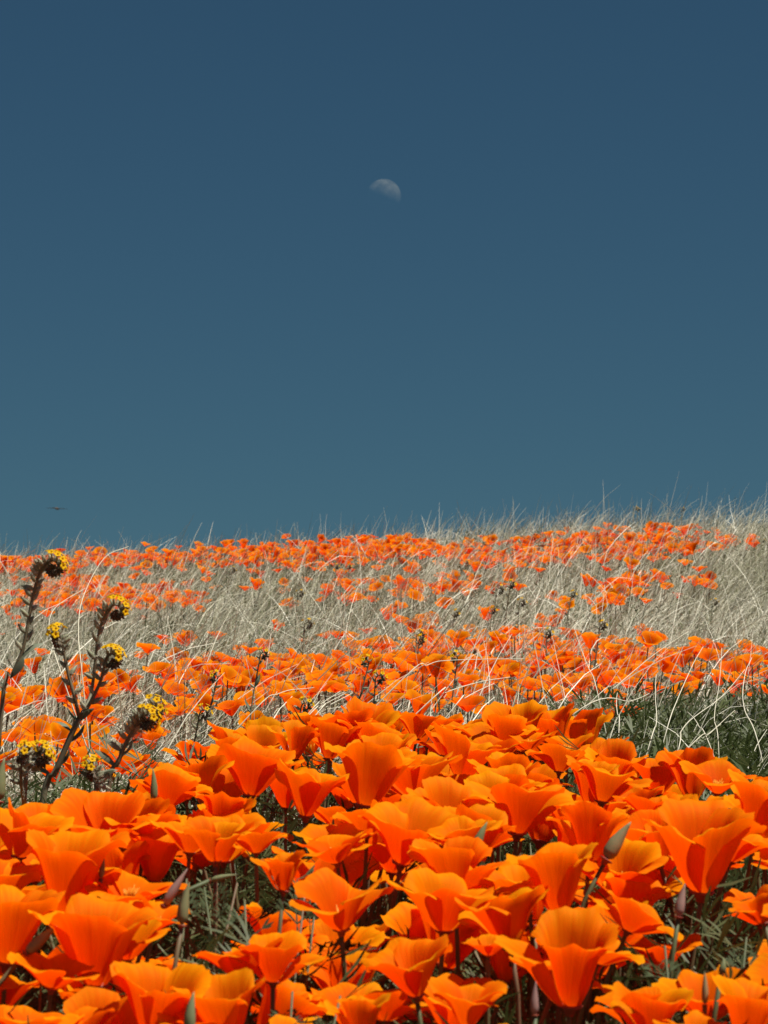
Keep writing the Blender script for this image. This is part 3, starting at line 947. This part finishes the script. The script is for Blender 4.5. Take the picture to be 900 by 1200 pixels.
# ------------------------------------------------------------------ dry grass
def grass_mass(n_blocks):
    AV, AF, AT = [], [], []
    b = 0
    K = 8
    for (n, y0, y1, margin, l0, l1, w0, w1, lean0, bend, xr, pale) in n_blocks:
        # even cover of the ground: more blades where the view is wide
        u = rng.random(n)
        y = np.sqrt(y0 * y0 + u * (y1 * y1 - y0 * y0))
        h = y * .108 * margin + .25
        if xr is None:
            x = (rng.random(n) * 2 - 1) * h
        else:
            x = (xr[0] + rng.random(n) * (xr[1] - xr[0]) - 450) / FPX * y
        # clumping
        cl = np.sin(x * 6.1 + 1.3 * np.sin(y * 3.7)) * np.sin(y * 4.3 + 2.0 * np.sin(x * 2.9))
        keep = rng.random(n) < .72 + .28 * cl
        if xr is None:
            keep &= ~((450 + x / y * FPX > 700 + 25 * np.sin(y * 9)) & (y < 6.5) & (rng.random(n) < .5))
        x, y = x[keep], y[keep]; n = len(x)
        z = G(x, y) - .004
        ln = rng.uniform(l0, l1, n) * (0.75 + .5 * rng.random(n))
        az = np.where(rng.random(n) < np.where(y > 9, .82, .68), rng.normal(.2, .65, n), rng.uniform(0, 2 * np.pi, n))
        le = np.abs(rng.normal(lean0, .26, n))
        bd = rng.normal(bend, .5, n)
        flat = rng.random(n) < .16                              # fallen straws
        le = np.where(flat, rng.uniform(1.1, 1.5, n), le); bd = np.where(flat, rng.normal(0, .3, n), bd)
        z = z + np.where(flat, rng.uniform(0.0, .12, n), 0) * 0 + 0.0
        kink = rng.normal(0, .35, n) * (rng.random(n) < .35); kp = rng.uniform(.3, .8, n)
        az2 = rng.normal(0, .35, n)
        P = np.zeros((n, K, 3)); D = np.zeros((n, K, 3))
        cur = np.stack([x, y, z], 1)
        for k in range(K):
            t = k / (K - 1)
            th = le + bd * t ** 1.5 + np.where(t > kp, kink, 0)
            th = np.clip(th, -.2, np.where(flat, 1.5, 2.0))
            a = az + az2 * t
            dr = np.stack([np.sin(th) * np.cos(a), np.sin(th) * np.sin(a), np.cos(th)], 1)
            D[:, k] = dr; P[:, k] = cur
            cur = cur + dr * (ln / (K - 1))[:, None]
        rv = rng.normal(size=(n, 3))
        W = rng.uniform(w0, w1, n)
        for k in range(K):
            s = np.cross(D[:, k], rv); s /= np.linalg.norm(s, axis=1)[:, None] + 1e-9
            wk = W * (1 - .8 * (k / (K - 1)) ** 1.5) * .5
            AV.append(np.stack([P[:, k] - s * wk[:, None], P[:, k] + s * wk[:, None]], 1)[:, None])
        V = np.concatenate(AV[-K:], 1); AV = AV[:-K]             # n, K, 2, 3
        AV.append(V.reshape(-1, 3))
        base = (np.arange(n) * K * 2)[:, None] + (np.arange(K - 1) * 2)[None]
        AF.append((np.stack([base, base + 1, base + 3, base + 2], -1).reshape(-1, 4)) + b)
        AT.append(np.repeat(np.where(rng.random(n) < pale * (.75 + .75 * np.sin(x * 3.1 + 2.2 * np.sin(y * 1.3)) * np.sin(y * 2.7 + x * 1.1)), rng.uniform(.6, 1, n), rng.uniform(0, .55, n)), K * 2))
        b += n * K * 2
    return np.concatenate(AV), np.concatenate(AF), np.concatenate(AT)

V, F, T = grass_mass([
    # count, from, to, margin, length, width, lean, bend, x range in photo pixels, share of bleached blades
    (1900, 3.6, 5.8, 1.3, .14, .28, .0014, .0024, .40, 1.0, (-200, 690), .5),
    (900, 4.0, 6.3, 1.3, .16, .33, .0018, .0026, .35, 1.1, (690, 1000), .8),
    (11000, 5.6, 8.5, 1.3, .14, .29, .0015, .0027, .45, .8, None, .55),
    (26000, 8.0, 13.0, 1.35, .15, .29, .0016, .0030, .50, .7, None, .55),
    (28000, 12.5, 19.0, 1.4, .16, .26, .0020, .0036, .55, .6, None, .55),
    (4200, 5.2, 14, 1.3, .22, .37, .0022, .0034, .50, .9, None, .9),
    (1300, 4.1, 6.8, 1.2, .20, .36, .0018, .0030, .55, 1.1, None, 1.3),
    (900, 14, 18.5, 1.2, .18, .27, .0022, .0032, .62, .7, None, .8),
    (900, 12, 18.5, 1.0, .24, .34, .0020, .0032, .55, .7, (640, 960), .8),
])
gr = link('dry_grass', mesh_np('dry_grass', V, F, [M_grass], tint=T))
gr['kind'] = 'stuff'
tag(gr, 'pale dry grass tangled between the poppies up to the crest', 'grass')

# long straws that can be followed one by one
STRAWS = [
    ([(287, 845), (327, 813), (369, 805)], 4.6, 'bleached straw arching low over the poppies behind the trumpet poppies'),
    ([(349, 850), (376, 830), (404, 812)], 4.3, 'thick fallen straw, lowest of three lying side by side'),
    ([(352, 846), (378, 825), (398, 809)], 4.35, 'thick fallen straw, middle of three lying side by side'),
    ([(361, 848), (385, 828), (412, 811)], 4.25, 'thick fallen straw, outermost of three lying side by side'),
    ([(461, 808), (501, 779), (531, 773), (615, 772)], 4.6, 'long straw bending over into a flat arch above the field poppies'),
    ([(496, 830), (522, 811), (561, 799), (598, 794)], 4.3, 'pale straw arching below the long flat arch'),
    ([(525, 838), (545, 818), (580, 801)], 4.2, 'short pale straw under the double arch, above the mound'),
    ([(704, 828), (688, 780), (673, 733)], 4.7, 'straight straw slanting back above the weedy gap'),
    ([(689, 825), (720, 805), (767, 768), (806, 740)], 4.8, 'long straw rising across the orange band towards the straw tangle'),
    ([(777, 875), (793, 821), (809, 784), (825, 757)], 4.5, 'bowed straw standing up from the weedy gap'),
    ([(791, 890), (801, 853), (844, 819), (872, 784)], 4.4, 'bent straw sweeping outwards over the weedy gap'),
    ([(96, 800), (92, 742), (99, 698), (122, 653), (150, 640)], 4.3, 'very long straw curving up between two fiddlenecks and drooping at its tip'),
    ([(76, 800), (62, 760), (57, 735), (66, 712), (100, 690)], 4.2, 'curling straw looping behind the single-headed fiddleneck branch'),
    ([(660, 845), (742, 822), (760, 812)], 4.0, 'thin straw lying across the mound top beside the weedy gap'),
    ([(842, 880), (838, 840), (842, 800), (846, 760)], 4.5, 'upright straw beside the bent sweeping straw'),
    ([(890, 880), (872, 830), (874, 790), (880, 770)], 4.4, 'crooked straw at the far edge of the weedy gap'),
    ([(725, 868), (723, 835), (724, 812)], 4.1, 'short stiff straw stub at the mound edge by the weeds'),
    ([(760, 880), (768, 850), (768, 820), (770, 790)], 4.3, 'thin vertical straw in front of the dark green weeds'),
    ([(800, 885), (830, 860), (862, 832)], 4.2, 'slanting straw low in the weedy gap'),
    ([(835, 880), (818, 850), (806, 835)], 4.25, 'short straw crossing the slanting one low in the gap'),
]
for pts, d, lab in STRAWS:
    w = [at(px, py, d + .06 * i) for i, (px, py) in enumerate(pts)]
    down = w[0] - w[1]
    g = g1(w[0].x, w[0].y)
    drop = max(.02, w[0].z - g)
    b0_ = Vector((w[0].x + max(-1.2, min(1.2, down.x / max(.02, abs(down.z)))) * drop * .8, w[0].y - .01, 0)); b0_.z = g1(b0_.x, b0_.y) - .004
    path = smooth_path([b0_] + w, 30)
    ph = random.uniform(0, 6)
    path = [p - b0_ + Vector((.0011 * math.sin(i * .31 + ph), 0, .0008 * math.sin(i * .23 + 2 * ph))) for i, p in enumerate(path)]
    Vt, Ft = tube(path, [.00085 - .0005 * i / 29 for i in range(30)], 5)
    o = link('straw', mesh_from('straw', Vt, Ft, [M_straw]))
    o.location = b0_
    tag(o, lab, 'grass stem', 'long straws behind the mound')

# ------------------------------------------------------------------ fiddlenecks
def calyx_mesh(name, mat, hairs=12, fat=1.0):
    prof = [(0, .05), (.08, .15), (.28, .23), (.5, .22), (.75, .14), (.92, .06), (1, .01)]
    V, F = tube([(0, 0, p) for p, r in prof], [r * fat for p, r in prof], 8)
    V = [Vector((v.x * (1 + .12 * math.cos(4 * math.atan2(v.y, v.x))), v.y * (1 + .12 * math.cos(4 * math.atan2(v.y, v.x))), v.z)) for v in V]
    mi = [0] * len(F)
    rr = random.Random(3)
    for i in range(hairs):
        a = rr.uniform(0, 6.28); z = rr.uniform(.1, .85)
        r0 = np.interp(z, [p for p, r in prof], [r for p, r in prof]) * fat
        d = Vector((math.cos(a), math.sin(a), rr.uniform(.2, .9))).normalized()
        p = Vector((r0 * .9 * math.cos(a), r0 * .9 * math.sin(a), z))
        s = Vector((-math.sin(a), math.cos(a), 0)) * .022
        b = len(V)
        V += [p - s, p + s, p + d * rr.uniform(.25, .42)]
        F.append((b, b + 1, b + 2)); mi.append(1)
    return mesh_from(name, V, F, [mat, M_hair], mi=mi)
ME_CALYX = calyx_mesh('calyx', M_calyx, 30, .82)
ME_FBUD = calyx_mesh('bud', M_fbud, 10, 1.25)

def fflower_mesh():
    V, F, U = [], [], []
    n = 20
    rings = [(0.06, 0.55, 0.0), (0.10, 0.80, .15), (0.16, 0.95, .35), (0.34, 1.02, .7), (0.5, 0.98, 1.0)]
    V.append((0, 0, .62)); U.append((0, 0))
    V.append((0, 0, 0)); U.append((0, .9))
    for q, (r, z, v) in enumerate(rings):
        for k in range(n):
            a = 2 * math.pi * k / n
            lob = 1 + (.20 if q == 4 else .09 if q == 3 else 0) * (abs(math.cos(2.5 * a)) * 2 - 1.2)
            V.append((r * lob * math.cos(a), r * lob * math.sin(a), z + (0.03 * math.cos(5 * a) if q > 2 else 0))); U.append((.5, v))
    for k in range(n):
        k2 = (k + 1) % n
        F.append((0, 2 + k, 2 + k2))
        for q in range(4):
            F.append((2 + q * n + k, 2 + (q + 1) * n + k, 2 + (q + 1) * n + k2, 2 + q * n + k2))
    b = len(V)                                # the outer tube of the corolla
    for r, z in ((.04, 0), (.07, .5), (.12, .86)):
        for k in range(8):
            V.append((r * math.cos(k * .7854), r * math.sin(k * .7854), z)); U.append((.5, .8))
    for q in range(2):
        for k in range(8):
            k2 = (k + 1) % 8
            F.append((b + q * 8 + k, b + q * 8 + k2, b + (q + 1) * 8 + k2, b + (q + 1) * 8 + k))
    return mesh_from('flower', V, F, [M_fflower], uvs=U)
ME_FFLOWER = fflower_mesh()

def lance_leaf():
    V, F = [], []
    n = 8
    for i in range(n + 1):
        t = i / n
        w = .11 * math.sin(math.pi * min(1, t * .93 + .07)) ** .8 * (1 - .25 * t)
        z = t - .28 * t * t; y = .35 * t * t
        V += [(-w, y + .25 * w + .02 * math.sin(7 * t), z), (0, y, z), (w, y + .25 * w + .02 * math.sin(6 * t + 2), z)]
    for i in range(n):
        a = i * 3
        F += [(a, a + 1, a + 4, a + 3), (a + 1, a + 2, a + 5, a + 4)]
    return mesh_from('leaf', V, F, [M_fleaf])
ME_FLEAF = lance_leaf()

def bristles(path, radii, n, length):
    V, F = [], []
    for i in range(n):
        f = random.uniform(.05, .98) * (len(path) - 1)
        k = min(int(f), len(path) - 2)
        p = path[k].lerp(path[k + 1], f - k)
        t = (path[k + 1] - path[k]).normalized()
        a = Vector((random.gauss(0, 1), random.gauss(0, 1), random.gauss(0, 1))).cross(t).normalized()
        s = t.cross(a) * .0002
        tip = p + a * length * random.uniform(.5, 1) + t * length * .3
        b = len(V)
        V += [p - s, p + s, tip]
        F.append((b, b + 1, b + 2))
    return V, F

def cyme(t, path_w, base, size, r0, nfl, face, detail=2, ncal=None, start=0.35, side=-1):
    """one flowering branch: stem path in world space, ends in a coil; size = length of a calyx"""
    path = smooth_path(path_w, 20)
    path = [p - base for p in path]
    end_dir = (path[-1] - path[-3]).normalized()
    # the coil turns over towards 'face'
    coil = []
    fd = Vector(face).normalized()
    fd = (fd - end_dir * fd.dot(end_dir)).normalized()
    c0 = path[-1] + fd * size * .75
    steps = 10
    for i in range(1, steps + 1):
        a = i / steps * math.pi * 1.7
        rad = size * .75 * (1 - .62 * i / steps)
        coil.append(c0 - fd * rad * math.cos(a) + end_dir * rad * math.sin(a))
    full = path + coil
    n = len(full)
    radii = [r0 * (1 - .62 * i / n) for i in range(n)]
    V, F = tube(full, radii, 7)
    stem = link('stem', mesh_from('stem', V, F, [M_fstem]), t)
    if detail == 2:
        Vb, Fb = bristles(full, radii, 300, .0035)
        o = link('bristles', mesh_from('bristles', Vb, Fb, [M_hair], smooth=False), stem)
        o['kind'] = 'stuff'
    k0 = int(len(path) * start)
    nc = ncal or (20 if detail == 2 else 7)
    for i in range(nc):                            # calyces in two rows along the back of the stem, denser towards the coil
        f = k0 + (len(path) - 1 - k0) * (1 - (1 - i / nc) ** 1.5)
        k = int(f); p = path[k].lerp(path[min(k + 1, len(path) - 1)], f - k)
        tg = (path[min(k + 1, len(path) - 1)] - path[max(k - 1, 0)]).normalized()
        out = (-fd * .55 + tg.cross(fd) * (1 if i % 2 else -1) * .9 + Vector((.7 if i % 2 else -.7, 0, 0))).normalized()
        ax = (tg * random.uniform(.45, 1.0) + out + Vector((random.gauss(0, .22), random.gauss(0, .3), random.gauss(0, .22)))).normalized()
        s = size * (1.35 - .30 * i / nc) * random.uniform(.88, 1.1)
        link('calyx', ME_CALYX, stem, Matrix.Translation(p + out * r0 * .4) @ frame(ax, random.uniform(0, 6)) @ Matrix.Scale(s, 4))
    # the coil: flowers on its crown, dark buds wound under it
    m = len(coil)
    top = Vector((0, 0, 1))
    for i in range(nfl):
        f = i / max(1, nfl - 1)
        kk = f * (m * .45)
        k = min(int(kk), m - 2)
        p = coil[k].lerp(coil[k + 1], kk - k)
        out = (p - c0).normalized()
        tg = (coil[k + 1] - coil[k]).normalized()
        sd = tg.cross(out)
        ax = (out * .9 + top * .35 + sd * (.75 if i % 2 else -.75) * random.uniform(.5, 1) + Vector((0, -.35, 0))).normalized()
        link('calyx', ME_CALYX, stem, Matrix.Translation(p) @ frame(ax, random.uniform(0, 6)) @ Matrix.Scale(size * .75, 4))
        link('flower', ME_FFLOWER, stem, Matrix.Translation(p + ax * size * .28) @ frame(ax, random.uniform(0, 6)) @ Matrix.Scale(size * .70, 4))
    nb = 16 if detail == 2 else 6
    for i in range(10 if detail == 2 else 4):      # youngest buds fill the eye of the coil
        ax = Vector((random.gauss(0, 1), random.gauss(0, 1) - .4, random.gauss(0, 1) - .5)).normalized()
        link('bud', ME_FBUD, stem, Matrix.Translation(c0 + ax * size * .05) @ frame(ax, 0) @ Matrix.Scale(size * .55, 4))
    for i in range(nb):
        kk = m * .30 + (m * .7 - 1) * i / nb
        k = min(int(kk), m - 2)
        p = coil[k].lerp(coil[k + 1], kk - k)
        out = (p - c0).normalized()
        sd = (coil[k + 1] - coil[k]).normalized().cross(out)
        ax = (out + sd * (1 if i % 2 else -1) * random.uniform(.2, 1.0)).normalized()
        link('bud', ME_FBUD, stem, Matrix.Translation(p) @ frame(ax, random.uniform(0, 6)) @ Matrix.Scale(size * (.80 - .2 * i / nb), 4))
    return stem

def add_leaves(t, path_w, base, spots, L):
    path = smooth_path(path_w, 20)
    for f, side, up in spots:
        p = path[int(f * 19)] - base
        ax = Vector((side, random.uniform(-.6, .3), up)).normalized()
        link('leaf', ME_FLEAF, t, Matrix.Translation(p) @ frame(ax, random.uniform(0, 6.28)) @ Matrix.Scale(L * random.uniform(.55, .85), 4))

FG = 'fiddlenecks with coiled yellow flower heads'
def px_path(pts, d):
    return [at(x, y, d) for x, y in pts]

def ground_under(p, dx=0, dy=0):
    return Vector((p.x + dx, p.y + dy, g1(p.x + dx, p.y + dy) - .006))

DF = 2.85
# tall one at the edge, its head coiled over
p = px_path([(2, 828), (14, 792), (27, 760), (35, 717), (40, 692), (47, 670), (55, 659)], DF)
b_ = ground_under(p[0], -.02, .02)
t = thing('fiddleneck', 'tallest fiddleneck, a single hairy stalk coiled over at its yellow tip', 'wildflower', b_, FG)
cyme(t, [b_] + p, b_, .0085, .0019, 9, (1, -.2, -.2), start=.42, ncal=26)
add_leaves(t, [b_] + p, b_, [(.2, -1, 1), (.27, 1, .9), (.33, -1, 1.1), (.38, .9, 1.2)], .045)
# branching one
p0 = px_path([(50, 940), (65, 905), (83, 862), (93, 842)], DF)
b_ = ground_under(p0[0], -.02, 0)
t = thing('fiddleneck', 'branching fiddleneck with three yellow-tipped arms on one dark leaning stem', 'wildflower', b_, FG)
main = smooth_path([b_] + p0, 12)
V, F = tube([q - b_ for q in main], [.0030 - .0007 * i / 11 for i in range(12)], 8)
ms = link('main_stem', mesh_from('main_stem', V, F, [M_fstem]), t)
Vb, Fb = bristles([q - b_ for q in main], None, 150, .004)
o = link('bristles', mesh_from('bristles', Vb, Fb, [M_hair], smooth=False), ms); o['kind'] = 'stuff'
fork = p0[-1]
cyme(t, [fork] + px_path([(88, 820), (80, 790), (75, 765), (71, 748)], DF - .01), b_, .0083, .0017, 9, (-.3, -1, -.1), start=.2, ncal=12)
cyme(t, [fork] + px_path([(105, 825), (117, 800), (121, 785), (124, 772)], DF), b_, .0083, .0017, 10, (.9, -.5, -.1), start=.15, ncal=12)
cyme(t, [fork] + px_path([(106, 815), (111, 780), (115, 745), (121, 725), (128, 712)], DF + .03), b_, .0083, .0016, 8, (1, -.1, -.2), start=.3, ncal=16)
add_leaves(t, [b_] + p0, b_, [(.55, 1, .8), (.72, 1, .6), (.8, -.8, .9), (.95, -1, .8), (.97, 1, 1.1), (.98, -.2, 1.2), (.45, -1, .8)], .035)
# leaning one with two heads
p0 = px_path([(126, 935), (138, 895), (148, 870)], DF - .15)
b_ = ground_under(p0[0], -.015, 0)
t = thing('fiddleneck', 'leaning fiddleneck with two yellow heads close together above the mound rim', 'wildflower', b_, FG)
cyme(t, [b_] + p0 + px_path([(158, 852), (164, 841)], DF - .15), b_, .0082, .0020, 9, (.9, -.5, -.2), start=.6, ncal=18)
cyme(t, [p0[-1]] + px_path([(164, 850), (173, 829)], DF - .10), b_, .0082, .0015, 7, (.8, -.5, -.2), start=.3, ncal=9)
add_leaves(t, [b_] + p0, b_, [(.5, 1, 1), (.6, -1, 1), (.75, 1, .7), (.85, -1, .8), (.93, 1, 1.2)], .032)
# low woolly ones in front of the branching stem
p0 = px_path([(28, 945), (32, 905), (40, 884)], DF - .2)
b_ = ground_under(p0[0], -.01, 0)
t = thing('fiddleneck', 'short woolly fiddleneck with pale curling leaves below the branching one', 'wildflower', b_, FG)
cyme(t, [b_] + p0, b_, .0082, .0022, 9, (.9, -.5, -.1), start=.6, ncal=14)
cyme(t, [p0[0]] + px_path([(24, 905), (30, 888)], DF - .22), b_, .0078, .0016, 7, (-.2, -1, 0), start=.3, ncal=8)
add_leaves(t, [b_] + p0, b_, [(.5, 1, .7), (.6, -1, .9), (.7, 1, .9), (.76, -1, .6), (.85, 1, .8), (.9, -.7, 1), (.94, .8, 1)], .034)
p0 = px_path([(112, 940), (113, 920), (110, 903)], DF - .18)
b_ = ground_under(p0[0], 0, 0)
t = thing('fiddleneck', 'stubby upright fiddleneck between the branching and the leaning one', 'wildflower', b_, FG)
cyme(t, [b_] + p0, b_, .0080, .0019, 7, (-.2, -1, 0), start=.55, ncal=14)
add_leaves(t, [b_] + p0, b_, [(.5, 1, .8), (.62, -1, .9), (.75, 1, .8), (.88, -1, 1)], .030)

# smaller ones further up the field; head position, depth, curl
SMALL = [(238, 830, 4.4, 'fiddleneck among field poppies just above the mound rim'),
         (309, 762, 5.4, 'slender leaning fiddleneck with bright head above the field poppies'),
         (259, 790, 5.2, 'dark-headed fiddleneck beside the slender leaning one'),
         (357, 822, 4.4, 'leafy fiddleneck beside the three fallen straws'),
         (436, 772, 5.2, 'fiddleneck with yellow crown at the edge of the orange band'),
         (444, 790, 4.9, 'bushy fiddleneck with yellow crown, just below another at the orange band'),
         (540, 766, 5.4, 'fiddleneck in the orange band above the long flat straw')]
for x, y, d, lab in SMALL:
    hp = at(x - 4, y + 6, d)
    b_ = ground_under(hp, random.uniform(-.05, -.01), random.uniform(-.02, .03))
    t = thing('fiddleneck', lab, 'wildflower', b_, 'small fiddlenecks in the field')
    mid = b_.lerp(hp, .6) + Vector((random.uniform(-.012, .004), 0, .015))
    cyme(t, [b_, mid, hp], b_, .0085, .0015, 5, (random.choice((-.6, .9)), -.6, -.1), detail=1, ncal=9)
    add_leaves(t, [b_, mid, hp], b_, [(.3, 1, .9), (.4, -1, .9), (.5, 1, 1), (.6, -1, 1), (.75, .8, 1.2)], .040)

# one build of the far kind, copied with its parts
b_ = Vector((0, 0, 0))
proto = thing('fiddleneck', 'dark little fiddleneck standing in the dry grass up the slope', 'wildflower', b_, 'far fiddlenecks in the dry grass')
cyme(proto, [b_, Vector((.004, 0, .12)), Vector((.012, 0, .23))], b_, .0100, .0019, 3, (.9, -.5, -.1), detail=1, ncal=9)
add_leaves(proto, [b_, Vector((.004, 0, .12)), Vector((.012, 0, .23))], b_, [(.3, 1, .9), (.4, -1, .9), (.5, 1, 1), (.62, -1, 1)], .05)
def copy_tree(o, parent=None):
    c = o.copy()
    col.objects.link(c)
    c.parent = parent
    for ch in o.children:
        copy_tree(ch, c)
    return c
FARF = [(583, 678, 9.6), (574, 684, 9.4), (571, 710, 9.2), (604, 700, 9.0), (518, 712, 8.8), (486, 737, 7.6), (478, 742, 7.4), (688, 725, 7.8), (655, 690, 9.8),
        (390, 660, 12.5), (262, 662, 12), (640, 735, 7.4), (740, 592, 17.2), (747, 594, 17.0), (798, 594, 17.4),
        (888, 630, 13.5), (880, 640, 13.0), (895, 650, 12.4), (352, 724, 8.0), (408, 660, 12.2), (702, 632, 14.5), (830, 700, 9.4),
        (345, 690, 10), (540, 655, 13), (600, 640, 14.5)]
first = True
for x, y, d in FARF:
    hp = at(x, y, d)
    gz = g1(hp.x, hp.y)
    hgt = min(max(hp.z - gz, .14), .42)
    o = proto if first else copy_tree(proto)
    first = False
    o.location = (hp.x, hp.y, gz - .006)
    o['label'] = ('little fiddleneck standing against the sky on the grassy crest' if y < 612 else
                  'dark fiddleneck in the leaning clump at the edge of the slope' if x > 870 else
                  'small fiddleneck in the orange band just below the crest' if y < 665 else
                  'dark fiddleneck in the middle clump amid grey dry grass' if 560 < x < 610 else
                  'little yellow-crowned fiddleneck rising from the lower edge of the dry grass' if y > 720 else
                  'lone dark fiddleneck in the dry grass halfway up the slope')
    o.rotation_euler = (0, random.uniform(-.05, .12), random.uniform(-.7, .7))
    s = hgt / .24
    o.scale = (max(.85, s), max(.85, s), s)

print('objects', len(bpy.data.objects))
